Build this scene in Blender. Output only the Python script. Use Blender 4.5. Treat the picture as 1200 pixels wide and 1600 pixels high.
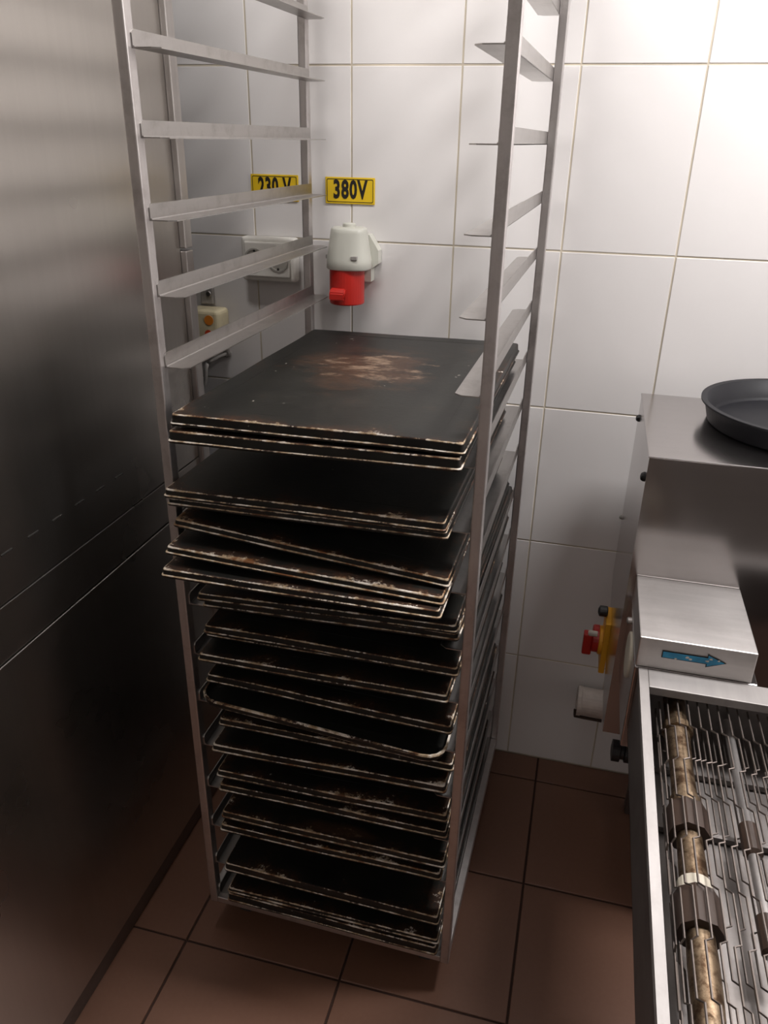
import bpy, bmesh, math, random
from mathutils import Matrix, Vector
random.seed(7)
S = bpy.context.scene
for o in list(bpy.data.objects): bpy.data.objects.remove(o, do_unlink=True)
COL = S.collection

# ------------------------------------------------------------------ camera
cd = bpy.data.cameras.new('camera'); cam = bpy.data.objects.new('camera', cd); COL.objects.link(cam)
cd.sensor_fit = 'VERTICAL'; cd.sensor_height = 24.0; cd.lens = 1236.5 / 1600 * 24.0
cd.clip_start = 0.02; cd.clip_end = 50
# columns are right, up, back
r = Vector((0.96768881, 0.25160669, 0.01650572)); u = Vector((-0.12218724, 0.41066182, 0.90356358)); f = Vector((-0.22056437, 0.87638516, -0.42813597))
cam.matrix_world = Matrix(((r.x, u.x, -f.x, 0.477152), (r.y, u.y, -f.y, -1.54661), (r.z, u.z, -f.z, 1.365915), (0, 0, 0, 1)))
S.camera = cam

# ------------------------------------------------------------------ light
w = bpy.data.worlds.new('world'); S.world = w; w.use_nodes = True
w.node_tree.nodes['Background'].inputs[0].default_value = (0.9, 0.92, 1.0, 1)
w.node_tree.nodes['Background'].inputs[1].default_value = 0.02
def area(name, loc, rot, sx, sy, power, col):
    l = bpy.data.lights.new(name, 'AREA'); l.shape = 'RECTANGLE'; l.size = sx; l.size_y = sy
    l.energy = power; l.color = col
    o = bpy.data.objects.new(name, l); o.location = loc; o.rotation_euler = rot; COL.objects.link(o); return o
area('ceiling_light', (1.12, -0.40, 2.16), (0, 0, 0), 0.50, 0.16, 27, (1.0, 0.965, 0.955))
area('fill_light_rack', (0.04, -0.60, 2.20), (0, 0, 0), 0.7, 0.12, 12, (1.0, 0.955, 0.93))  # added fill above the rack, brightens the left part of the back wall
area('fill_light_far', (0.30, -2.80, 2.36), (0, 0, 0), 1.2, 0.2, 5.0, (1.0, 0.93, 0.88))  # added fill behind the camera, lifts front faces and the wall they reflect
S.view_settings.view_transform = 'Standard'; S.view_settings.look = 'None'
S.view_settings.gamma = 1.0; S.view_settings.use_curve_mapping = False
S.view_settings.exposure = 0.0

# ------------------------------------------------------------------ materials
def newmat(name):
    m = bpy.data.materials.new(name); m.use_nodes = True
    nt = m.node_tree; b = nt.nodes['Principled BSDF']; return m, nt, b
def N(nt, t, **k):
    n = nt.nodes.new(t)
    for a, v in k.items(): setattr(n, a, v)
    return n
def noise(nt, scale, detail=4, rough=0.55, mapping=None, coord='Object'):
    tc = N(nt, 'ShaderNodeTexCoord'); mp = N(nt, 'ShaderNodeMapping'); n = N(nt, 'ShaderNodeTexNoise')
    nt.links.new(tc.outputs[coord], mp.inputs[0]); nt.links.new(mp.outputs[0], n.inputs['Vector'])
    if mapping: mp.inputs['Scale'].default_value = mapping
    n.inputs['Scale'].default_value = scale; n.inputs['Detail'].default_value = detail; n.inputs['Roughness'].default_value = rough
    return n.outputs[0]
def ramp(nt, fac, stops):
    r = N(nt, 'ShaderNodeValToRGB'); nt.links.new(fac, r.inputs[0])
    while len(r.color_ramp.elements) > 1: r.color_ramp.elements.remove(r.color_ramp.elements[-1])
    e = r.color_ramp.elements[0]; e.position = stops[0][0]; c = stops[0][1]; e.color = (*c, 1) if len(c) == 3 else c
    for p, c in stops[1:]:
        e = r.color_ramp.elements.new(p); e.color = (*c, 1)
    return r.outputs[0]
def g(v): return (v, v, v)
def math_(nt, op, a, b, clamp=False):
    n = N(nt, 'ShaderNodeMath', operation=op); n.use_clamp = clamp
    for i, x in enumerate((a, b)):
        if hasattr(x, 'links'): nt.links.new(x, n.inputs[i])
        elif x is not None: n.inputs[i].default_value = x
    return n.outputs[0]
def mix(nt, fac, a, b):
    n = N(nt, 'ShaderNodeMix', data_type='RGBA')
    for i, x in ((0, fac), (6, a), (7, b)):
        if hasattr(x, 'links'): nt.links.new(x, n.inputs[i])
        else: n.inputs[i].default_value = (*x, 1) if isinstance(x, tuple) else x
    return n.outputs[2]
def bump(nt, b, h, strength, dist):
    n = N(nt, 'ShaderNodeBump'); n.inputs['Strength'].default_value = strength; n.inputs['Distance'].default_value = dist
    nt.links.new(h, n.inputs['Height']); nt.links.new(n.outputs[0], b.inputs['Normal'])
def simple(name, col, rough=0.5, metal=0.0, var=0.08, scale=12, bmp=0.0):
    m, nt, b = newmat(name)
    n = noise(nt, scale)
    c = ramp(nt, n, [(0.3, tuple(x * (1 - var) for x in col)), (0.7, tuple(min(1, x * (1 + var)) for x in col))])
    nt.links.new(c, b.inputs['Base Color'])
    b.inputs['Roughness'].default_value = rough; b.inputs['Metallic'].default_value = metal
    if bmp: bump(nt, b, n, bmp, 0.002)
    return m
def steel(name, col, rough, stretch, dirt=0.0, dcol=(0.12, 0.09, 0.07), dscale=14, rvar=0.06, bs=0.12, cv=1.0):
    m, nt, b = newmat(name)
    br = noise(nt, 60, 3, 0.6, stretch); cl = noise(nt, 3.0, 4, 0.6)
    c = ramp(nt, br, [(0.25, tuple(x * (1 - 0.1 * cv) for x in col)), (0.75, tuple(min(1, x * (1 + 0.06 * cv)) for x in col))])
    if dirt:
        dn = noise(nt, dscale, 6, 0.7)
        f = ramp(nt, dn, [(0.5, g(0)), (0.72, g(dirt))] if dirt < 0.9 else [(0.42, g(0)), (0.60, g(dirt))])
        c = mix(nt, f, c, dcol)
    nt.links.new(c, b.inputs['Base Color'])
    rr = ramp(nt, cl, [(0.3, g(max(0.02, rough - rvar))), (0.7, g(rough + rvar))])
    nt.links.new(rr, b.inputs['Roughness']); b.inputs['Metallic'].default_value = 1.0
    bump(nt, b, br, bs, 0.0006)
    return m
M = {}
M['steel_rack'] = steel('rack_steel', (0.62, 0.59, 0.58), 0.42, (1, 1, 0.05), 0.35)
M['steel_runner'] = steel('runner_steel', (0.47, 0.45, 0.435), 0.36, (1, 0.05, 1), 0.25, dscale=26)
M['steel_cabinet'] = steel('cabinet_steel', (0.58, 0.55, 0.515), 0.29, (1, 1, 0.03), rvar=0.03, bs=0.03, cv=0.3)
M['steel_trim'] = steel('trim_steel', (0.60, 0.57, 0.55), 0.40, (1, 1, 0.05))
M['steel_machine'] = steel('machine_steel', (0.50, 0.475, 0.47), 0.19, (0.05, 1, 1), 0.05, bs=0.04, cv=0.4, rvar=0.03)
M['steel_bright'] = steel('bright_steel', (0.68, 0.65, 0.635), 0.46, (0.08, 1, 1), 0.12)
M['steel_rim'] = steel('rim_steel', (0.42, 0.40, 0.39), 0.62, (1, 0.1, 1), 0.15)
M['steel_wire'] = steel('wire_steel', (0.26, 0.225, 0.205), 0.42, (1, 1, 1), 0.5)
M['steel_dirty'] = steel('dirty_steel', (0.27, 0.25, 0.24), 0.45, (1, 0.3, 1), 0.35)
M['rust'] = steel('rusty_shaft', (0.36, 0.27, 0.18), 0.46, (1, 1, 1), 0.9, (0.09, 0.048, 0.026), 60)
M['sprocket'] = simple('dark_plastic_sprocket', (0.055, 0.034, 0.025), 0.4)
M['black_plastic'] = simple('black_plastic', (0.012, 0.012, 0.013), 0.4)
M['rubber'] = simple('grey_rubber', (0.05, 0.048, 0.046), 0.7)
M['pan'] = simple('black_pan', (0.0055, 0.0055, 0.008), 0.5)
M['pan'].node_tree.nodes['Principled BSDF'].inputs['Specular IOR Level'].default_value = 0.3
M['white_plastic'] = simple('white_plastic', (0.72, 0.70, 0.65), 0.35, var=0.04)
M['grey_plastic'] = simple('light_grey_plastic', (0.56, 0.56, 0.50), 0.35, var=0.03)
M['socket_hole'] = simple('socket_recess', (0.40, 0.385, 0.35), 0.4)
M['red_plastic'] = simple('red_plastic', (0.46, 0.018, 0.012), 0.32, var=0.05)
M['yellow_plastic'] = simple('yellow_plastic', (0.75, 0.36, 0.02), 0.45)
M['yellow_sign'] = simple('yellow_sign', (0.80, 0.54, 0.015), 0.45, var=0.03)
M['black_print'] = simple('black_print', (0.015, 0.012, 0.01), 0.5)
M['cream'] = simple('cream_plastic', (0.68, 0.60, 0.40), 0.4, var=0.12, scale=30)
M['orange'] = simple('orange_sticker', (0.80, 0.26, 0.03), 0.5)
M['red_sticker'] = simple('red_sticker', (0.65, 0.07, 0.02), 0.5)
M['disc'] = simple('pale_disc', (0.62, 0.57, 0.47), 0.5)
M['blue_print'] = simple('blue_print', (0.03, 0.26, 0.46), 0.45, var=0.25, scale=50)
M['worn_white'] = simple('worn_white', (0.60, 0.55, 0.48), 0.6, var=0.2, scale=60)
M['pipe_white'] = simple('dirty_white_pipe', (0.62, 0.55, 0.50), 0.5, var=0.15, scale=30)
M['grime'] = simple('dark_grime', (0.05, 0.03, 0.02), 0.8)
M['conduit'] = simple('grey_conduit', (0.34, 0.32, 0.30), 0.5, var=0.2, scale=40)
M['plaster'] = simple('painted_plaster', (0.30, 0.28, 0.26), 0.8)
M['dark_plaster'] = simple('light_plaster', (0.60, 0.58, 0.56), 0.8)
M['dark_gap'] = simple('dark_gap', (0.02, 0.018, 0.016), 0.8)
def tile_mat(name, lo, hi, rough, scale, bmp):
    m, nt, b = newmat(name)
    oi = N(nt, 'ShaderNodeObjectInfo'); n = noise(nt, scale, 5, 0.6)
    c1 = mix(nt, n, lo, hi)
    k = ramp(nt, oi.outputs['Random'], [(0, g(0.0)), (1, g(0.10))])
    c = mix(nt, k, c1, tuple(x * 0.75 for x in lo))
    nt.links.new(c, b.inputs['Base Color']); b.inputs['Roughness'].default_value = rough
    n2 = noise(nt, 5, 2, 0.5); bump(nt, b, n2, bmp, 0.004)
    return m
M['wall_tile'] = tile_mat('white_glazed_tile', (0.77, 0.745, 0.735), (0.82, 0.80, 0.79), 0.20, 4, 0.10)
M['floor_tile'] = tile_mat('brown_floor_tile', (0.150, 0.070, 0.043), (0.180, 0.090, 0.058), 0.42, 120, 0.05)
M['grout'] = simple('beige_grout', (0.56, 0.50, 0.40), 0.9, var=0.25, scale=6)
M['floor_grout'] = simple('dark_floor_grout', (0.040, 0.018, 0.012), 0.9)

def tray_mat(name, patch=None, edge=0.0, brown=0.0):
    m, nt, b = newmat(name)
    at = N(nt, 'ShaderNodeAttribute', attribute_name='wear'); oi = N(nt, 'ShaderNodeObjectInfo')
    tc = N(nt, 'ShaderNodeTexCoord'); add = N(nt, 'ShaderNodeVectorMath', operation='ADD'); sc = N(nt, 'ShaderNodeVectorMath', operation='SCALE')
    cmb = N(nt, 'ShaderNodeCombineXYZ')
    for i in range(3): nt.links.new(oi.outputs['Random'], cmb.inputs[i])
    nt.links.new(cmb.outputs[0], sc.inputs[0]); sc.inputs['Scale'].default_value = 37.0
    nt.links.new(tc.outputs['Object'], add.inputs[0]); nt.links.new(sc.outputs[0], add.inputs[1])
    def nz(scale, detail, rough, stretch=(1, 1, 1)):
        mp = N(nt, 'ShaderNodeMapping'); mp.inputs['Scale'].default_value = stretch; n = N(nt, 'ShaderNodeTexNoise')
        nt.links.new(add.outputs[0], mp.inputs[0]); nt.links.new(mp.outputs[0], n.inputs['Vector'])
        n.inputs['Scale'].default_value = scale; n.inputs['Detail'].default_value = detail; n.inputs['Roughness'].default_value = rough
        return n.outputs[0]
    fine = nz(150, 5, 0.75); mid = nz(14, 4, 0.6); col = nz(40, 4, 0.6)
    # wear mask near folded edges: attribute pushes the noise over its threshold
    a1 = math_(nt, 'MULTIPLY', fine, 0.50); a2 = math_(nt, 'MULTIPLY', mid, 0.62); a3 = math_(nt, 'ADD', a1, a2)
    a4 = math_(nt, 'MULTIPLY', at.outputs['Fac'], 0.30 + edge); a5 = math_(nt, 'ADD', a3, a4)
    wear = ramp(nt, a5, [(0.80, g(0)), (0.85, g(1))])
    specks = ramp(nt, nz(60, 2, 0.5), [(0.765, g(0)), (0.80, g(0.7))])
    body = ramp(nt, mid, [(0.3, (0.009, 0.009, 0.008)), (0.7, (0.017, 0.0165, 0.014))])
    wcol = ramp(nt, col, [(0.36, (0.13 + brown * .1, 0.060 + brown * .03, 0.028)), (0.48, (0.45, 0.34, 0.22)), (0.60, (0.80, 0.74, 0.66))])
    scorch = ramp(nt, a5, [(0.66, g(0)), (0.78, g(0.75))]); c = mix(nt, wear, mix(nt, scorch, body, (0.050, 0.021, 0.011)), wcol); c = mix(nt, specks, c, (0.5, 0.46, 0.4))
    if patch:
        cx, cy, rx, ry = patch
        mp = N(nt, 'ShaderNodeMapping'); mp.inputs['Location'].default_value = (-cx / rx, -cy / ry, 0); mp.inputs['Scale'].default_value = (1 / rx, 1 / ry, 0)
        ln = N(nt, 'ShaderNodeVectorMath', operation='LENGTH'); nt.links.new(tc.outputs['Object'], mp.inputs[0]); nt.links.new(mp.outputs[0], ln.inputs[0])
        d = math_(nt, 'MULTIPLY', ln.outputs['Value'], 0.35); n1 = nz(16, 6, 0.7, (0.55, 1, 1)); s = math_(nt, 'SUBTRACT', n1, d)
        f1 = ramp(nt, s, [(0.12, g(0)), (0.34, g(0.75))])
        c = mix(nt, f1, c, (0.070, 0.034, 0.019))
        n3 = nz(30, 8, 0.75, (0.45, 1, 1)); d3 = math_(nt, 'SUBTRACT', n3, math_(nt, 'MULTIPLY', ln.outputs['Value'], 0.20))
        f3 = ramp(nt, d3, [(0.41, g(0)), (0.53, g(0.9))])
        c = mix(nt, f3, c, (0.27, 0.185, 0.125))
    nt.links.new(c, b.inputs['Base Color'])
    b.inputs['Roughness'].default_value = 0.42
    b.inputs['Specular IOR Level'].default_value = 0.32
    bump(nt, b, a5, 0.35, 0.0012)
    return m
M['tray'] = tray_mat('black_tray')
M['tray_top'] = tray_mat('black_tray_brown_patch', patch=(-0.010, 0.035, 0.105, 0.125))
M['tray_worn'] = tray_mat('worn_brown_tray', edge=0.06, brown=0.6)
M['tray_crumb'] = tray_mat('flaked_tray', patch=(0.03, -0.255, 0.09, 0.016), edge=0.03)

# ------------------------------------------------------------------ helpers
def tag(o, label=None, cat=None, group=None, kind=None):
    if label: o['label'] = label
    if cat: o['category'] = cat
    if group: o['group'] = group
    if kind: o['kind'] = kind
    return o
def thing(name, label, cat, loc=(0, 0, 0), rot=(0, 0, 0), group=None):
    o = bpy.data.objects.new(name, None); COL.objects.link(o); o.location = loc; o.rotation_euler = rot; o.empty_display_size = 0.05
    return tag(o, label, cat, group)
def origin(o):
    v = Vector((0, 0, 0))
    while o is not None: v += o.location; o = o.parent
    return v
def obj(name, bm, mat, parent=None, world=False, smooth=False, origin_at=None):
    """world=True: the bmesh is in world coordinates (unrotated parents only)."""
    off = Vector((0, 0, 0))
    if world and parent is not None: off = origin(parent)
    if origin_at is not None: off = Vector(origin_at)
    if off.length: bmesh.ops.translate(bm, verts=bm.verts, vec=-off)
    bmesh.ops.recalc_face_normals(bm, faces=bm.faces)
    me = bpy.data.meshes.new(name); bm.to_mesh(me); bm.free()
    if isinstance(mat, str): mat = M[mat]
    me.materials.append(mat)
    if smooth:
        for p in me.polygons: p.use_smooth = True
    o = bpy.data.objects.new(name, me); COL.objects.link(o)
    if parent is not None: o.parent = parent
    if origin_at is not None and parent is None: o.location = off
    return o
def BM(): return bmesh.new()
def box(bm, a, b, bev=0.0, seg=2):
    x0, y0, z0 = a; x1, y1, z1 = b
    r = bmesh.ops.create_cube(bm, size=1.0); vs = r['verts']
    for v in vs: v.co = Vector(((x0 + x1) / 2 + v.co.x * (x1 - x0), (y0 + y1) / 2 + v.co.y * (y1 - y0), (z0 + z1) / 2 + v.co.z * (z1 - z0)))
    if bev:
        es = {e for v in vs for e in v.link_edges}
        bmesh.ops.bevel(bm, geom=list(es), offset=bev, segments=seg, affect='EDGES', profile=0.5)
    return bm
def prism(bm, pts, axis, lo, hi):
    """extrude the 2-D polygon pts along axis (0,1,2) from lo to hi"""
    def P(a, b, t):
        return {0: (t, a, b), 1: (a, t, b), 2: (a, b, t)}[axis]
    A = [bm.verts.new(P(a, b, lo)) for a, b in pts]; B = [bm.verts.new(P(a, b, hi)) for a, b in pts]
    n = len(pts); bm.faces.new(A); bm.faces.new(B[::-1])
    for i in range(n): bm.faces.new((A[i], A[(i + 1) % n], B[(i + 1) % n], B[i]))
    return bm
def tube(bm, pts, rad, seg=8, cap=True):
    pts = [Vector(p) for p in pts]; rings = []
    prev = None
    for i, p in enumerate(pts):
        d = (pts[min(i + 1, len(pts) - 1)] - pts[max(i - 1, 0)]).normalized()
        if prev is None:
            s = d.cross(Vector((0, 0, 1)));
            if s.length < 0.05: s = d.cross(Vector((1, 0, 0)))
        else: s = prev - d * prev.dot(d)
        s.normalize(); prev = s; t = d.cross(s)
        rr = rad[i] if isinstance(rad, (list, tuple)) else rad
        rings.append([bm.verts.new(p + (s * math.cos(k * 2 * math.pi / seg) + t * math.sin(k * 2 * math.pi / seg)) * rr) for k in range(seg)])
    for a, b in zip(rings, rings[1:]):
        for k in range(seg): bm.faces.new((a[k], a[(k + 1) % seg], b[(k + 1) % seg], b[k]))
    if cap: bm.faces.new(rings[0][::-1]); bm.faces.new(rings[-1])
    return bm
def lathe(bm, prof, centre=(0, 0, 0), axis=2, seg=32):
    cx, cy, cz = centre; rings = []
    for r_, h in prof:
        ring = []
        for k in range(seg):
            a = 2 * math.pi * k / seg; p, q = r_ * math.cos(a), r_ * math.sin(a)
            ring.append(bm.verts.new({2: (cx + p, cy + q, cz + h), 1: (cx + p, cy + h, cz + q), 0: (cx + h, cy + p, cz + q)}[axis]))
        rings.append(ring)
    for a, b in zip(rings, rings[1:]):
        for k in range(seg): bm.faces.new((a[k], a[(k + 1) % seg], b[(k + 1) % seg], b[k]))
    bm.faces.new(rings[0]); bm.faces.new(rings[-1])
    return bm
def struct(name, bm, mat, **k): return tag(obj(name, bm, mat, **k), kind='structure')

# ------------------------------------------------------------------ room
XL, XR, YF, ZC = -0.987, 1.813, -3.3, 2.5
TW, TH, TX0, TZ0 = 0.2, 0.2982, -0.1867, 1.4808
FW, FD, FX0, FY0 = 0.2994, 0.2941, 0.4887, -0.0810
fl = struct('floor', box(BM(), (XL - .1, YF - .1, -0.1), (XR + .1, 0.1, -0.003)), 'floor_grout')
wb = struct('wall_back', box(BM(), (XL - .1, 0.0009, -0.003), (XR + .1, 0.1, ZC)), 'grout')
struct('wall_left', box(BM(), (XL - .1, YF, -0.003), (XL, 0.0025, ZC)), 'plaster')
wr = struct('wall_right', box(BM(), (XR, YF, -0.003), (XR + .1, 0.0025, ZC)), 'grout')
struct('wall_front', box(BM(), (XL - .1, YF - .1, -0.003), (XR + .1, YF, ZC)), 'dark_plaster')
struct('ceiling', box(BM(), (XL - .1, YF - .1, ZC), (XR + .1, 0.1, ZC + .1)), 'plaster')
def tile_mesh(name, w_, d_, t, bev, plane, mat):
    bm = BM(); W2, D2 = w_ / 2, d_ / 2
    def P(a, b, c): return (a, b, c) if plane == 'floor' else (a, -c, b)
    lo = [bm.verts.new(P(a, b, -t)) for a, b in ((-W2, -D2), (W2, -D2), (W2, D2), (-W2, D2))]
    m_ = [bm.verts.new(P(a, b, -bev)) for a, b in ((-W2, -D2), (W2, -D2), (W2, D2), (-W2, D2))]
    i2 = bev; up = [bm.verts.new(P(a, b, 0)) for a, b in ((-W2 + i2, -D2 + i2), (W2 - i2, -D2 + i2), (W2 - i2, D2 - i2), (-W2 + i2, D2 - i2))]
    for A, B in ((lo, m_), (m_, up)):
        for k in range(4): bm.faces.new((A[k], A[(k + 1) % 4], B[(k + 1) % 4], B[k]))
    bm.faces.new(up); bm.faces.new(lo[::-1]); bmesh.ops.recalc_face_normals(bm, faces=bm.faces)
    me = bpy.data.meshes.new(name); bm.to_mesh(me); bm.free(); me.materials.append(M[mat]); return me
cache = {}
def put_tiles(xs, ys, plane, parent, gap, t, bev, mat):
    for x0, x1 in zip(xs, xs[1:]):
        for y0, y1 in zip(ys, ys[1:]):
            w_, d_ = round(x1 - x0 - gap, 4), round(y1 - y0 - gap, 4)
            if w_ < 0.004 or d_ < 0.004: continue
            k = (plane, w_, d_)
            if k not in cache: cache[k] = tile_mesh('tile', w_, d_, t, bev, plane, mat)
            o = bpy.data.objects.new('tile', cache[k]); COL.objects.link(o); o.parent = parent
            cx, cy = (x0 + x1) / 2, (y0 + y1) / 2
            j = random.uniform(-0.0003, 0.0003)
            if parent is wr:
                o.location = (XR - 0.0027 + j, -cx, cy); o.rotation_euler = (0, 0, -math.pi / 2); continue
            o.location = (cx, cy, j) if plane == 'floor' else (cx, j, cy)
def grid(start, step, lo, hi):
    k0 = math.ceil((lo - start) / step - 1e-6); v = [lo]
    k = k0
    while start + k * step < hi - 1e-6:
        if start + k * step > lo + 0.001: v.append(start + k * step)
        k += 1
    return v + [hi]
put_tiles(grid(TX0, TW, XL, XR), grid(TZ0, TH, 0.0, ZC), 'wall', wb, 0.0032, 0.004, 0.0006, 'wall_tile')
put_tiles(grid(0.0, TW, 0.0, -YF), grid(TZ0, TH, 0.0, ZC), 'wall', wr, 0.0032, 0.0024, 0.0011, 'wall_tile')
put_tiles(grid(FX0, FW, XL, XR), grid(FY0, FD, YF, 0.0), 'floor', fl, 0.0042, 0.004, 0.0010, 'floor_tile')

# ------------------------------------------------------------------ tall stainless cabinet on the left
cab = thing('steel_cabinet', 'tall brushed stainless steel cabinet side filling the left edge of the photo', 'cabinet', (-0.55, -0.75, 0))
CX = -0.217
obj('body', box(BM(), (-0.90, -1.60, 0.055), (CX - 0.004, -0.275, 2.15)), 'dark_gap', cab, world=True)
obj('plinth', box(BM(), (-0.90, -1.58, 0.0), (CX - 0.003, -0.28, 0.055)), 'steel_dirty', cab, world=True)
obj('side_panel', box(BM(), (CX - 0.004, -1.60, 0.806), (CX, -0.2575, 2.15), 0.0012), 'steel_cabinet', cab, world=True)
obj('side_panel', box(BM(), (CX - 0.004, -1.60, 0.728), (CX + 0.0003, -0.2575, 0.8035), 0.0009), 'steel_cabinet', cab, world=True)
obj('side_panel', box(BM(), (CX - 0.004, -1.60, 0.044), (CX + 0.0015, -0.2575, 0.725), 0.0012), 'steel_cabinet', cab, world=True)
for k in range(14):
    y = -0.524 - 0.0535 * k
    bm = box(BM(), (CX - 0.001, y - 0.011, 0.8695), (CX + 0.0012, y + 0.011, 0.8725), 0.0005, 1)
    obj('vent_slot', bm, 'dark_gap', cab, world=True)
for z0, z1 in ((0.05, 1.183), (1.187, 2.15)):
    obj('corner_trim', box(BM(), (CX - 0.012, -0.2560, z0), (CX + 0.010, -0.2300, z1), 0.0018), 'steel_trim', cab, world=True)

# ------------------------------------------------------------------ tray rack
TH_R = -0.0192
RX, RY, RWd, RD = -0.060, -0.619, 0.4236, 0.566
rack = thing('tray_rack', 'tall open stainless steel bakery rack loaded with black trays', 'rack', (RX, RY, 0), (0, 0, TH_R))
PZ0, PZ1 = 0.070, 1.80
def post(u0, u1, v0, v1):
    bm = box(BM(), (u0, v0, PZ0), (u1, v1, PZ1), 0.0018, 2); return obj('post', bm, 'steel_rack', rack)
post(-0.0145, 0, -0.010, 0.008); post(RWd, RWd + 0.0145, -0.010, 0.008)
post(-0.0145, 0, RD - 0.012, RD + 0.006); post(RWd, RWd + 0.0145, RD - 0.012, RD + 0.006)
def runner_bm(right):
    bm = BM(); t = 0.0014; W_, H_, c = 0.0335, 0.018, 0.009; L = RD
    s = -1 if right else 1; u0 = RWd if right else 0.0
    pl = [(0, 0), (W_ - c, 0), (W_, c * 0.8), (W_, L - c), (W_ - c, L), (0, L)]
    prism(bm, [(u0 + s * a, b) for a, b in pl], 2, -t, 0)
    pv = [(0.0, -t), (0.0, H_ - 0.004), (0.004, H_), (L - 0.004, H_), (L, H_ - 0.004), (L, -t)]
    prism(bm, pv, 0, u0, u0 + s * t)
    # rolled inner fold
    tube(bm, [(u0 + s * t, 0.001, 0.0), (u0 + s * t, L - 0.001, 0.0)], 0.0016, 6)
    bm2 = bm; return bm2
levels = [1.4534 + 0.092 * k for k in range(3, -15, -1)] + [0.0855]
for side in (False, True):
    for i, z in enumerate(levels):
        if i == 0:
            bm = runner_bm(side); o = obj('runner', bm, 'steel_runner', rack); me = o.data
        else:
            o = bpy.data.objects.new('runner', me); COL.objects.link(o); o.parent = rack
        o.location = (0, 0, z); o.rotation_euler = (random.uniform(-0.002, 0.002), 0, 0)
for z0, z1 in ((0.0705, 0.0835), (1.782, 1.798)):
    for v0, v1 in ((-0.0095, 0.0075), (RD - 0.0115, RD + 0.0055)):
        obj('crossbar', box(BM(), (0.0002, v0, z0), (RWd - 0.0002, v1, z1), 0.0015), 'steel_rack', rack)
    for u0, u1 in ((-0.014, -0.0005), (RWd + 0.0005, RWd + 0.014)):
        obj('side_bar', box(BM(), (u0, 0.0085, z0), (u1, RD - 0.0125, z1 + (0.012 if z0 < 1 else 0)), 0.0015), 'steel_rack', rack)
for u in (0.035, RWd - 0.035):
    for v in (0.05, RD - 0.05):
        c = bpy.data.objects.new('caster', None)
        bm = BM(); box(bm, (u - 0.02, v - 0.02, 0.062), (u + 0.02, v + 0.02, 0.0704)); box(bm, (u - 0.017, v - 0.012, 0.022), (u - 0.0145, v + 0.012, 0.062)); box(bm, (u + 0.0145, v - 0.012, 0.022), (u + 0.017, v + 0.012, 0.062))
        ck = obj('caster', bm, 'steel_rack', rack)
        obj('wheel', lathe(BM(), [(0.006, -0.012), (0.022, -0.012), (0.0255, -0.009), (0.0255, 0.009), (0.022, 0.012), (0.006, 0.012)], (u, v, 0.0262), 0, 24), 'rubber', ck, smooth=False)

# ------------------------------------------------------------------ baking trays
TRW, TRD = 0.395, 0.545
def rring(W_, D_, rad, n_side=7, n_c=4):
    """rounded rectangle outline, counter-clockwise, centred"""
    pts = []; a, b = W_ / 2, D_ / 2
    cs = [((a - rad, -b + rad), -90), ((a - rad, b - rad), 0), ((-a + rad, b - rad), 90), ((-a + rad, -b + rad), 180)]
    for ci, ((cx, cy), a0) in enumerate(cs):
        for k in range(n_c + 1):
            t = math.radians(a0 + 90 * k / n_c); pts.append((cx + rad * math.cos(t), cy + rad * math.sin(t)))
        nx, a1 = cs[(ci + 1) % 4]
        e = (nx[0] + rad * math.cos(math.radians(a1)), nx[1] + rad * math.sin(math.radians(a1)))
        s = pts[-1]
        for k in range(1, n_side): pts.append((s[0] + (e[0] - s[0]) * k / n_side, s[1] + (e[1] - s[1]) * k / n_side))
    return pts
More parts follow.
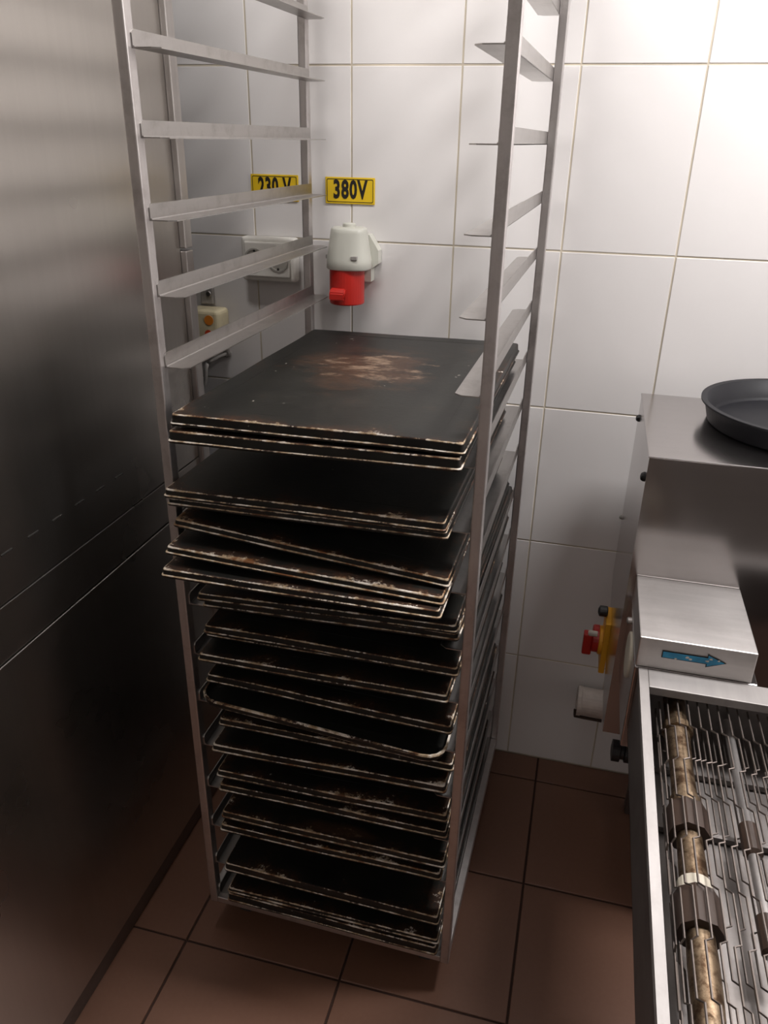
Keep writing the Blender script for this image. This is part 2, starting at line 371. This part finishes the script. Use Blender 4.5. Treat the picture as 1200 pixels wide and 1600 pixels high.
def tray_meshes(up, h, seed, amp=0.0010):
    rnd = random.Random(seed); ph = [rnd.uniform(0, 6.3) for _ in range(6)]
    def wob(x, y):
        return amp * (math.sin(x * 14 + ph[0]) * 0.6 + math.sin(y * 11 + ph[1]) * 0.6 + math.sin((x + y) * 23 + ph[2]) * 0.5)
    CR = 0.030 if up else 0.0055
    def wf(x, y, we):
        f_ = 1.0 if y < -TRD / 2 + 0.02 else (0.40 if abs(x) > TRW / 2 - 0.02 else 0.5)
        if abs(x) > TRW / 2 - 0.008 and y < -TRD / 2 + 0.008: f_ = 1.25
        return we * f_
    bm = BM(); lay = bm.verts.layers.float.new('wear')
    # (inset, z, wear) for an inverted tray: plate on top, skirt down
    prof = [(0.034, h, 0.0), (0.014, h, 0.40), (0.0050, h - 0.0001, 0.60), (0.0036, h - 0.0006, 1.05), (0.0030, h - 0.0016, 0.95), (0.0027, h - 0.0030, 0.15), (0.0022, 0.0040, 0.1), (0.0020, 0.0015, 0.3)]
    inner = [(0.0034, 0.0018, 0.3), (0.0042, h - 0.004, 0.1), (0.0070, h - 0.0018, 0.1), (0.030, h - 0.0016, 0.0)]
    rings = []
    for ins, z, we in prof + inner:
        rg = []
        for x, y in rring(TRW - 2 * ins, TRD - 2 * ins, max(0.0025, CR - ins * 0.4)):
            zz = z + wob(x, y)
            v = bm.verts.new((x, y, zz)); v[lay] = wf(x, y, we); rg.append(v)
        rings.append(rg)
    for a, b in zip(rings, rings[1:]):
        n = len(a)
        for k in range(n): bm.faces.new((a[k], a[(k + 1) % n], b[(k + 1) % n], b[k]))
    bm.faces.new(rings[0]); bm.faces.new(rings[-1][::-1])
    # hem: rolled bead along the open edge
    bh = BM(); lh = bh.verts.layers.float.new('wear'); hr = []
    for ins, z, we in [(0.0028, 0.0044, 0.3), (0.0012, 0.0043, 1.0), (0.0003, 0.0034, 1.05), (0.0, 0.0022, 0.15), (0.0008, 0.0002, 0.2), (0.0032, 0.0, 0.2)]:
        rg = []
        for x, y in rring(TRW - 2 * ins, TRD - 2 * ins, CR + 0.0005 - ins * 0.4):
            v = bh.verts.new((x, y, z + wob(x, y))); v[lh] = wf(x, y, we); rg.append(v)
        hr.append(rg)
    for i in range(len(hr)):
        a, b = hr[i], hr[(i + 1) % len(hr)]; n = len(a)
        for k in range(n): bh.faces.new((a[k], a[(k + 1) % n], b[(k + 1) % n], b[k]))
    if up:
        for f_, lay_, B in ((0.85, lh, bh),):
            for v in B.verts:
                if v.co.z < 0.0035: v[lay_] = 1.25 * f_
        for B in (bm, bh):
            for v in B.verts: v.co.z = h - v.co.z
    return bm, bh
# id, kind, front y, centre x, top z at the left and right front corners, height, material, yaw, label
TRAYS = [
 ('inv', -0.6606, 0.1561, 1.0338, 1.0374, 0.0160, 'tray_top', 0.000, 'topmost black baking tray with a brown burnt patch on its flat top'),
 ('inv', -0.6668, 0.1540, 1.0118, 1.0204, 0.0170, 'tray', 0.004, 'black baking tray directly under the topmost brown-patched tray'),
 ('inv', -0.6699, 0.1402, 0.9281, 0.9332, 0.0130, 'tray', 0.000, 'third tray from the top, alone-looking with a flaking cream front edge'),
 ('inv', -0.6676, 0.1426, 0.9138, 0.9192, 0.0110, 'tray', 0.000, 'thin tray lying hidden right under the third tray from the top'),
 ('inv', -0.6689, 0.1484, 0.8838, 0.8518, 0.0120, 'tray_worn', 0.000, 'strongly tilted tray with brown scorched double edge, left corner lifted'),
 ('inv', -0.6918, 0.1457, 0.8515, 0.8387, 0.0120, 'tray_worn', 0.000, 'brown-edged tray jutting out just below the strongly tilted tray'),
 ('inv', -0.7050, 0.1449, 0.8237, 0.8257, 0.0129, 'tray', 0.010, 'lowest of the trays that jut out over the left post'),
 ('inv', -0.6420, 0.1591, 0.7491, 0.7672, 0.0120, 'tray', 0.000, 'first tray set back behind the left post, below the jutting group'),
 ('inv', -0.6321, 0.1607, 0.7308, 0.7498, 0.0120, 'tray', -0.012, 'second tray of the group set back below the jutting trays'),
 ('inv', -0.6400, 0.1638, 0.6932, 0.6956, 0.0140, 'tray', 0.000, 'tray with a crisp double light front edge above the middle of the rack'),
 ('inv', -0.6150, 0.1560, 0.6700, 0.6760, 0.0140, 'tray', 0.012, 'recessed tray below the one with the crisp double light edge'),
 ('inv', -0.6460, 0.1529, 0.6425, 0.6505, 0.0130, 'tray', 0.000, 'plain dark tray with a faint grey front edge at mid height'),
 ('inv', -0.6400, 0.1600, 0.6002, 0.5905, 0.0140, 'tray', 0.000, 'slightly tilted speckled tray just above the tray with an exposed rounded corner'),
 ('up', -0.6612, 0.1530, 0.5718, 0.5488, 0.0140, 'tray', 0.000, 'upright tray whose raised rim and rounded right corner show'),
 ('inv', -0.6200, 0.1640, 0.4993, 0.5032, 0.0140, 'tray', 0.000, 'tray set far back under the upright one with the rounded corner'),
 ('inv', -0.6400, 0.1579, 0.4590, 0.4765, 0.0140, 'tray_worn', 0.000, 'tray with a rusty front edge below the far-back one'),
 ('inv', -0.6400, 0.1630, 0.4054, 0.4149, 0.0140, 'tray', 0.006, 'tray with scuffed bright left corner in the lower third of the rack'),
 ('inv', -0.6400, 0.1640, 0.3757, 0.3833, 0.0140, 'tray', 0.000, 'tray with pale scuffed rim under the one with the bright left corner'),
 ('inv', -0.6400, 0.1640, 0.3121, 0.3177, 0.0140, 'tray_crumb', 0.000, 'tray with yellowish flaked spots along its front near the bottom'),
 ('inv', -0.6400, 0.1588, 0.2804, 0.2878, 0.0140, 'tray_worn', 0.000, 'tray with shiny brown rim directly under the yellowish flaked one'),
 ('inv', -0.6400, 0.1598, 0.1860, 0.1864, 0.0180, 'tray', 0.000, 'dull dark tray with broad plain front near the rack bottom'),
 ('inv', -0.6400, 0.1619, 0.1238, 0.1290, 0.0100, 'tray', 0.000, 'upper of the two thin trays resting on the rack base'),
 ('inv', -0.6400, 0.1600, 0.1080, 0.1090, 0.0180, 'tray', 0.000, 'bottommost tray resting directly on the rack base frame'),
]
for i, (kind, yf, xc, zl, zr, h, mat, yaw, label) in enumerate(TRAYS):
    rz = TH_R + yaw; roll = -math.atan2(zr - zl, TRW)
    zc = (zl + zr) / 2 - h
    dy = TRD / 2
    loc = (xc - math.sin(rz) * dy, yf + math.cos(rz) * dy, zc)
    t = thing('baking_tray', label, 'tray', loc, (0, roll, rz), 'black baking trays in the rack')
    a, b = tray_meshes(kind == 'up', h, 100 + i, 0.0010 if h > 0.0131 else 0.0004)
    obj('pan', a, mat, t); obj('rim', b, mat, t)

# ------------------------------------------------------------------ things on the tiled wall
def text_bm(body, size, depth, loc, sx=1.0, bold=0.0):
    cu = bpy.data.curves.new('lettering', 'FONT'); cu.body = body; cu.size = size; cu.extrude = depth; cu.offset = bold
    cu.space_character = 1.12; cu.align_x = 'CENTER'; cu.align_y = 'CENTER'; cu.resolution_u = 3
    o = bpy.data.objects.new('lettering', cu); COL.objects.link(o)
    dg = bpy.context.evaluated_depsgraph_get(); me = bpy.data.meshes.new_from_object(o.evaluated_get(dg))
    bm = BM(); bm.from_mesh(me); bpy.data.objects.remove(o); bpy.data.meshes.remove(me)
    for v in bm.verts: v.co = Vector((loc[0] + v.co.x * sx, loc[1] - v.co.z, loc[2] + v.co.y))
    return bm
def volt_sign(x0, x1, z0, z1, txt, label):
    t = thing('voltage_sign', label, 'sign', ((x0 + x1) / 2, 0, z0), group='yellow voltage signs on the tiles')
    y = -0.0012
    obj('plate', box(BM(), (x0, y - 0.0014, z0), (x1, y, z1), 0.0008), 'yellow_sign', t, world=True)
    bm = BM(); i, wd = 0.003, 0.0012
    a = rring(x1 - x0 - 2 * i, z1 - z0 - 2 * i, 0.003, 1, 3); b = rring(x1 - x0 - 2 * (i + wd), z1 - z0 - 2 * (i + wd), 0.0022, 1, 3)
    cx, cz = (x0 + x1) / 2, (z0 + z1) / 2; n = len(a)
    for k in range(n):
        q = [(a[k]), (a[(k + 1) % n]), (b[(k + 1) % n]), (b[k])]
        bm.faces.new([bm.verts.new((cx + p[0], y - 0.0017, cz + p[1])) for p in q])
    bmesh.ops.remove_doubles(bm, verts=bm.verts, dist=1e-6)
    obj('border_line', bm, 'black_print', t, world=True)
    obj('lettering', text_bm(txt, 0.0440, 0.0003, (cx, y - 0.0016, cz + 0.0005), 0.66 if len(txt) < 5 else 0.58, 0.0016), 'black_print', t, world=True)
volt_sign(-0.038, 0.0595, 1.2495, 1.2965, '380V', 'yellow sign reading 380V above the red socket')
volt_sign(-0.190, -0.0925, 1.2500, 1.2975, '230 V', 'yellow sign reading 230 V partly hidden behind a rack runner')

so = thing('wall_socket', 'white double wall socket behind the rack runners', 'socket', (-0.145, 0, 1.095))
obj('back_box', box(BM(), (-0.207, -0.030, 1.101), (-0.094, -0.0012, 1.185), 0.006, 3), 'white_plastic', so, world=True)
obj('cover_frame', box(BM(), (-0.198, -0.036, 1.110), (-0.103, -0.0302, 1.177), 0.003, 2), 'white_plastic', so, world=True)
for x in (-0.1755, -0.1265):
    ro = obj('outlet', lathe(BM(), [(0.0215, -0.0363), (0.0215, -0.0385), (0.0185, -0.0385), (0.0175, -0.0366)], (x, 0, 1.1435), 1, 28), 'socket_hole', so, world=True)
    for dx in (-0.0095, 0.0095):
        obj('contact_hole', lathe(BM(), [(0.0028, -0.0364), (0.0028, -0.0369)], (x + dx, 0, 1.1435), 1, 12), 'dark_gap', ro, world=True)
    for dz in (-0.0165, 0.0165):
        obj('earth_clip', box(BM(), (x - 0.002, -0.0388, 1.1435 + dz - 0.002), (x + 0.002, -0.0364, 1.1435 + dz + 0.002)), 'dark_gap', ro, world=True)

ce = thing('power_socket', 'grey and red industrial power socket below the 380V sign', 'socket', (0.02, 0, 1.06))
obj('mounting_plate', prism(BM(), [(-0.014, 1.112), (0.060, 1.112), (0.060, 1.136), (0.074, 1.146), (0.074, 1.170), (0.056, 1.198), (0.000, 1.206), (-0.014, 1.19)], 1, -0.026, -0.0012), 'grey_plastic', ce, world=True)
def ovalring(bm, cx, cy, z, rx, ry, n=32, sq=2.6):
    out = []
    for k in range(n):
        a = 2 * math.pi * k / n; c, s = math.cos(a), math.sin(a)
        out.append(bm.verts.new((cx + rx * abs(c) ** (2 / sq) * (1 if c >= 0 else -1), cy + ry * abs(s) ** (2 / sq) * (1 if s >= 0 else -1), z)))
    return out
def loft(bm, rings):
    for a, b in zip(rings, rings[1:]):
        n = len(a)
        for k in range(n): bm.faces.new((a[k], a[(k + 1) % n], b[(k + 1) % n], b[k]))
    bm.faces.new(rings[0]); bm.faces.new(rings[-1]); return bm
bm = BM()
loft(bm, [ovalring(bm, 0.0225, -0.047, z, rx, ry) for z, rx, ry in ((1.138, 0.0405, 0.035), (1.140, 0.0420, 0.0365), (1.154, 0.0420, 0.0365), (1.160, 0.0410, 0.0355), (1.203, 0.0345, 0.029), (1.2095, 0.0335, 0.028), (1.2125, 0.0305, 0.025), (1.2135, 0.022, 0.018))])
obj('hood', bm, 'grey_plastic', ce, world=True, smooth=True)
obj('cable_gland', lathe(BM(), [(0.012, 1.211), (0.012, 1.2165), (0.0105, 1.218)], (0.0225, -0.047, 0.002), 2, 20), 'grey_plastic', ce, world=True)
obj('screw_slot', box(BM(), (0.036, -0.0838, 1.158), (0.048, -0.074, 1.165), 0.0012), 'conduit', ce, world=True)
obj('screw_slot', box(BM(), (-0.0200, -0.062, 1.156), (-0.014, -0.052, 1.163), 0.0012), 'conduit', ce, world=True)
bm = BM(); cz = [1.074, 1.076, 1.131]
lathe(bm, [(0.029, 1.0745), (0.0325, 1.0735), (0.0335, 1.0755), (0.0335, 1.139)], (0.0185, -0.048, 0), 2, 36)
col = obj('collar', bm, 'red_plastic', ce, world=True, smooth=False)
obj('socket_mouth', lathe(BM(), [(0.0005, 1.0738), (0.028, 1.0738), (0.028, 1.0744)], (0.0185, -0.048, 0), 2, 28), 'dark_gap', col, world=True)
bm = BM(); prism(bm, [(-0.074, 1.106), (-0.086, 1.105), (-0.0925, 1.098), (-0.0925, 1.084), (-0.0895, 1.084), (-0.0885, 1.096), (-0.074, 1.098)], 0, -0.004, 0.026)
bmesh.ops.bevel(bm, geom=list(bm.edges), offset=0.002, segments=2, affect='EDGES')
obj('lid_catch', bm, 'red_plastic', col, world=True)

yb = thing('junction_box', 'small yellowed junction box with orange stickers beside the cabinet edge', 'box', (-0.285, 0, 0.96))
bm = box(BM(), (-0.326, -0.052, 0.962), (-0.254, -0.0012, 1.040), 0.008, 3)
for v in bm.verts:
    if v.co.y < -0.04: v.co.x += (-0.29 - v.co.x) * 0.06
obj('case', bm, 'cream', yb, world=True)
obj('sticker', lathe(BM(), [(0.010, -0.0529), (0.010, -0.0519)], (-0.277, 0, 1.020), 1, 20), 'orange', yb, world=True)
obj('sticker', lathe(BM(), [(0.008, -0.0529), (0.008, -0.0519)], (-0.280, 0, 0.992), 1, 20), 'red_sticker', yb, world=True)
br = thing('pipe_clip', 'dark metal clip on the tiles above the yellowed junction box', 'clip', (-0.30, 0, 1.05))
obj('strap', box(BM(), (-0.312, -0.012, 1.0445), (-0.284, -0.0012, 1.078), 0.002), 'conduit', br, world=True)
obj('screw', lathe(BM(), [(0.005, -0.0165), (0.006, -0.015), (0.006, -0.0125)], (-0.292, 0, 1.066), 1, 14), 'steel_runner', br, world=True)
cp = thing('bent_pipe', 'thin bent metal pipe hooked below the lowest empty left runner', 'pipe', (-0.29, 0, 0.88))
obj('hook', tube(BM(), [(-0.3220, -0.030, 0.9170), (-0.3245, -0.030, 0.8880), (-0.3230, -0.030, 0.8750), (-0.3160, -0.030, 0.8690), (-0.3090, -0.030, 0.8760), (-0.3055, -0.030, 0.8920), (-0.3040, -0.030, 0.9100), (-0.2990, -0.030, 0.9240)], 0.0042, 8), 'conduit', cp, world=True, smooth=True)
obj('wall_arm', tube(BM(), [(-0.2995, -0.030, 0.9220), (-0.2890, -0.027, 0.9300), (-0.2750, -0.016, 0.9380), (-0.2650, -0.0012, 0.9410)], 0.0035, 8), 'conduit', cp, world=True, smooth=True)
obj('rosette', lathe(BM(), [(0.009, -0.0012), (0.009, -0.004), (0.005, -0.006)], (-0.265, 0, 0.941), 1, 16), 'conduit', cp, world=True)

wp = thing('pipe_stub', 'grimy white plastic pipe stub on the tiles below the red switch', 'pipe', (0.59, 0, 0.18))
obj('sleeve', lathe(BM(), [(0.030, 0.556), (0.034, 0.558), (0.034, 0.566), (0.0325, 0.567), (0.0325, 0.64)], (0, -0.0365, 0.2175), 0, 28), 'pipe_white', wp, world=True, smooth=False)
obj('grime_band', tube(BM(), [(0.5545, -0.058, 0.190), (0.575, -0.0615, 0.1915), (0.60, -0.060, 0.190), (0.615, -0.062, 0.1915)], 0.0035, 6), 'grime', wp, world=True)
obj('grime_band', tube(BM(), [(0.5555, -0.0365 + 0.0345 * math.cos(a), 0.2175 + 0.0345 * math.sin(a)) for a in [math.radians(q) for q in range(180, 300, 15)]], 0.0022, 6), 'grime', wp, world=True)

# ------------------------------------------------------------------ conveyor machine on the right
mc = thing('conveyor_machine', 'stainless steel conveyor machine with wire belt along the right side', 'machine', (0.95, -0.5, 0))
prof = [(-0.070, 0.9485), (-0.070, 0.575), (-0.30, 0.437), (-0.400, 0.437), (-0.400, 0.9485)]
obj('body', prism(BM(), prof, 0, 0.588, 1.45), 'steel_machine', mc, world=True)
bm = box(BM(), (0.5865, -0.4012, 0.9478), (1.4515, -0.0685, 0.9502), 0.0011, 3)
tp = obj('top_cover', bm, 'steel_machine', mc, world=True)
for y, z, r_ in ((-0.105, 0.9135, 0.0065), (-0.376, 0.908, 0.0075), (-0.085, 0.705, 0.0045)):
    obj('bolt', lathe(BM(), [(r_, 0.5885), (r_, 0.586), (r_ * .7, 0.5825), (r_ * .2, 0.5815)], (0, y, z), 0, 14), 'black_plastic' if r_ > .005 else 'conduit', mc, world=True)
# arrow housing
hs = obj('arrow_housing', box(BM(), (0.599, -0.576, 0.704), (0.751, -0.4005, 0.752), 0.0016, 2), 'steel_bright', mc, world=True)
az, ax0, ax1, ay = 0.7300, 0.632, 0.712, -0.5768
def arrow(s, y):
    L0, L1, hd = ax0 - s, ax1 + s * 1.8, ax1 - 0.022
    pts = [(L0, az - 0.0044 - s), (hd - s * .8, az - 0.0044 - s), (hd - s * .8, az - 0.0086 - s * 1.7), (L1, az), (hd - s * .8, az + 0.0086 + s * 1.7), (hd - s * .8, az + 0.0044 + s), (L0, az + 0.0044 + s)]
    return prism(BM(), pts, 1, y - 0.0003, y + 0.0003)
obj('arrow_outline', arrow(0.0012, ay), 'black_print', hs, world=True)
obj('arrow_print', arrow(0.0, ay - 0.0005), 'blue_print', hs, world=True)
bmw = BM(); rnd = random.Random(3)
for cx_, cz_, rr in ((0.664, 0.7310, 0.0026), (0.668, 0.7290, 0.0020), (0.690, 0.7300, 0.0022), (0.694, 0.7335, 0.0018), (0.704, 0.7325, 0.0016), (0.649, 0.7262, 0.0016)):
    pts = [(cx_ + rr * rnd.uniform(.6, 1.5) * math.cos(a), cz_ + rr * rnd.uniform(.5, 1.0) * math.sin(a)) for a in [k * 0.785 for k in range(8)]]
    prism(bmw, pts, 1, ay - 0.0011, ay - 0.0007)
obj('worn_spots', bmw, 'worn_white', hs, world=True)
# drive housing under the arrow housing
obj('drive_housing', box(BM(), (0.5985, -0.5775, 0.560), (0.76, -0.4005, 0.7035), 0.002), 'steel_machine', mc, world=True)
obj('round_cover', lathe(BM(), [(0.035, 0.5985), (0.035, 0.5960), (0.033, 0.5950)], (0, -0.492, 0.664), 0, 36), 'disc', mc, world=True)
obj('button', lathe(BM(), [(0.0055, 0.5985), (0.0055, 0.5935), (0.004, 0.592)], (0, -0.440, 0.692), 0, 16), 'steel_bright', mc, world=True)
# main switch
sw = obj('switch_plate', box(BM(), (0.5775, -0.235, 0.440), (0.5885, -0.170, 0.552), 0.002), 'yellow_plastic', mc, world=True)
obj('switch_ring', lathe(BM(), [(0.028, 0.5775), (0.028, 0.572), (0.026, 0.5705)], (0, -0.2025, 0.495), 0, 28), 'yellow_plastic', sw, world=True)
bm = lathe(BM(), [(0.0265, 0.5705), (0.0265, 0.5605), (0.024, 0.5585)], (0, -0.2025, 0.497), 0, 24)
kn = obj('switch_knob', bm, 'red_plastic', sw, world=True)
bm = box(BM(), (0.5425, -0.2125, 0.462), (0.560, -0.1925, 0.508), 0.003)
obj('knob_grip', bm, 'red_plastic', mc, world=True)
obj('cable_gland', lathe(BM(), [(0.004, 0.562), (0.0105, 0.565), (0.0105, 0.578), (0.008, 0.580)], (0, -0.205, 0.561), 0, 16), 'black_plastic', mc, world=True)
obj('switch_lock', lathe(BM(), [(0.004, 0.549), (0.0055, 0.552), (0.0055, 0.566)], (0, -0.228, 0.523), 0, 12), 'worn_white', mc, world=True)
# stand: legs and foot knob
for x, y in ((0.690, -0.10), (1.38, -0.10), (1.38, -1.30), (0.73, -1.30)):
    obj('leg', box(BM(), (x, y - 0.030, 0.0), (x + 0.030, y, 0.438 if y > -1 else 0.593), 0.002), 'steel_dirty', mc, world=True)
obj('clamp_knob', lathe(BM(), [(0.010, 0.628), (0.022, 0.630), (0.022, 0.645), (0.016, 0.647), (0.016, 0.653), (0.021, 0.655), (0.021, 0.668), (0.012, 0.67), (0.012, 0.70)], (0, -0.215, 0.245), 0, 24), 'black_plastic', mc, world=True)
obj('side_rail', box(BM(), (0.690, -0.235, 0.205), (0.722, -0.10, 0.232)), 'steel_dirty', mc, world=True)
# belt trough
X0, X1, Y0, Y1, ZR, ZB = 0.6045, 1.45, -1.48, -0.5785, 0.7025, 0.592
bm = BM()
box(bm, (X0, Y0, ZB), (X0 + 0.002, Y1, ZR)); box(bm, (X0, Y0, ZB), (X1, Y1, ZB + 0.002))
box(bm, (X0, Y1 - 0.002, ZB), (X1, Y1, ZR)); box(bm, (X0, Y0, ZB), (X1, Y0 + 0.002, ZR)); box(bm, (X1 - 0.002, Y0, ZB), (X1, Y1, ZR))
tr = obj('belt_trough', bm, 'steel_dirty', mc, world=True)
obj('trough_rim', prism(BM(), [(X0 - 0.0005, Y0), (X0 + 0.0085, Y0), (X0 + 0.0115, Y1 - 0.041), (X0 + 0.0115, Y1), (X0 - 0.0005, Y1)], 2, ZR - 0.010, ZR + 0.001), 'steel_rim', mc, world=True)
bm = box(BM(), (X0 + 0.0116, Y1 - 0.041, ZR - 0.012), (X1, Y1, ZR + 0.001), 0.0012)
obj('trough_rim', bm, 'steel_rim', mc, world=True)
# drive shaft with sprockets
SX, SZ, SR = 0.6575, 0.660, 0.0145
prof = [(SR * .6, Y0 + 0.0035), (SR, Y0 + 0.004)] + [(SR + 0.0006 * math.sin(k * 1.7), Y0 + 0.01 + k * 0.03) for k in range(29)] + [(SR, Y1 - 0.0035)]
obj('drive_shaft', lathe(BM(), prof, (SX, 0, SZ), 1, 20), 'rust', mc, world=True, smooth=True)
def sprocket(y, wdt, r_, mat):
    n = 4; pts = []
    for k in range(n * 2):
        a = math.pi * k / n + 0.2; q = r_ if k % 2 == 0 else r_ * 0.97
        pts.append((SX + q * math.cos(a), SZ + q * math.sin(a)))
    return obj('sprocket', prism(BM(), pts, 1, y - wdt / 2, y + wdt / 2), mat, mc, world=True)
sprocket(-0.648, 0.012, 0.0200, 'rust'); sprocket(-0.812, 0.040, 0.0240, 'sprocket'); sprocket(-0.935, 0.044, 0.0240, 'sprocket'); sprocket(-1.13, 0.05, 0.0225, 'sprocket'); sprocket(-1.28, 0.05, 0.0225, 'sprocket')
for k, y in enumerate((-0.784, -0.904)):
    obj('shaft_collar', lathe(BM(), [(SR, y - 0.008), (SR + 0.0035, y - 0.008), (SR + 0.0035, y + 0.008), (SR, y + 0.008)], (SX, 0, SZ), 1, 20), 'disc' if k else 'rust', mc, world=True)
# wire belt: each wire is one bent rod across the belt, hooked to the next
P, RB = 0.0130, 0.0255
def belt_wire(k, upper=True):
    """a rod running along y that steps sideways by half a pitch every 6 cm"""
    bm = BM(); pts = []; seg = 0.0625; y = Y1 - 0.028; i = 0
    arc = math.pi * RB; s0 = k * P
    def pos(s):
        if s < 0: return (SX - 0.0 - s * 0, SZ - RB) if False else (SX - s, SZ - RB)
        if s < arc:
            a = -math.pi / 2 - s / RB
            return (SX + RB * math.cos(a), SZ + RB * math.sin(a))
        d = s - arc; sag = 0.0 if d < 0.02 else min(0.012, (d - 0.02) * 0.10)
        return (SX + d, SZ + RB - sag)
    while y > Y0 + 0.05:
        off = P * 0.50 if i % 2 else 0.0
        x, z = pos(s0 + off)
        pts.append((x, y, z)); pts.append((x, y - seg + 0.004, z)); y -= seg; i += 1
    tube(bm, pts, 0.00125, 5)
    return bm
nw = int((math.pi * RB + 0.72) / P)
for k in range(-44, nw): obj('belt_wire', belt_wire(k), 'steel_wire', mc, world=True)
# lower support rods and guide strips
obj('return_shaft', lathe(BM(), [(0.006, Y0 + 0.01), (0.0065, -1.0), (0.006, Y1 - 0.01)], (0.730, 0, 0.643), 1, 14), 'steel_bright', mc, world=True, smooth=True)
for y in (-0.80, -0.925, -1.08):
    obj('guide_block', lathe(BM(), [(0.006, y - 0.024), (0.011, y - 0.020), (0.011, y + 0.02), (0.006, y + 0.024)], (0.730, 0, 0.643), 1, 14), 'sprocket', mc, world=True)
for y in (-0.655, -0.76):
    obj('support_bar', box(BM(), (X0 + 0.004, y - 0.006, 0.596), (X1 - 0.004, y, 0.604)), 'steel_dirty', mc, world=True)

# ------------------------------------------------------------------ round pan on the machine
pn = thing('round_pan', 'black round baking pan standing on top of the conveyor machine', 'pan', (0.838, -0.197, 0.9502))
R_ = 0.165
bm = lathe(BM(), [(0.002, 0.0), (R_ - 0.018, 0.0), (R_ - 0.014, 0.003), (R_ - 0.006, 0.032), (R_, 0.034), (R_, 0.037), (R_ - 0.0085, 0.0365), (R_ - 0.017, 0.0075), (R_ - 0.022, 0.003), (0.002, 0.003)], seg=72)
obj('pan_body', bm, 'pan', pn, smooth=False)
for p in pn.children[0].data.polygons: p.use_smooth = abs(p.normal.z) < 0.98
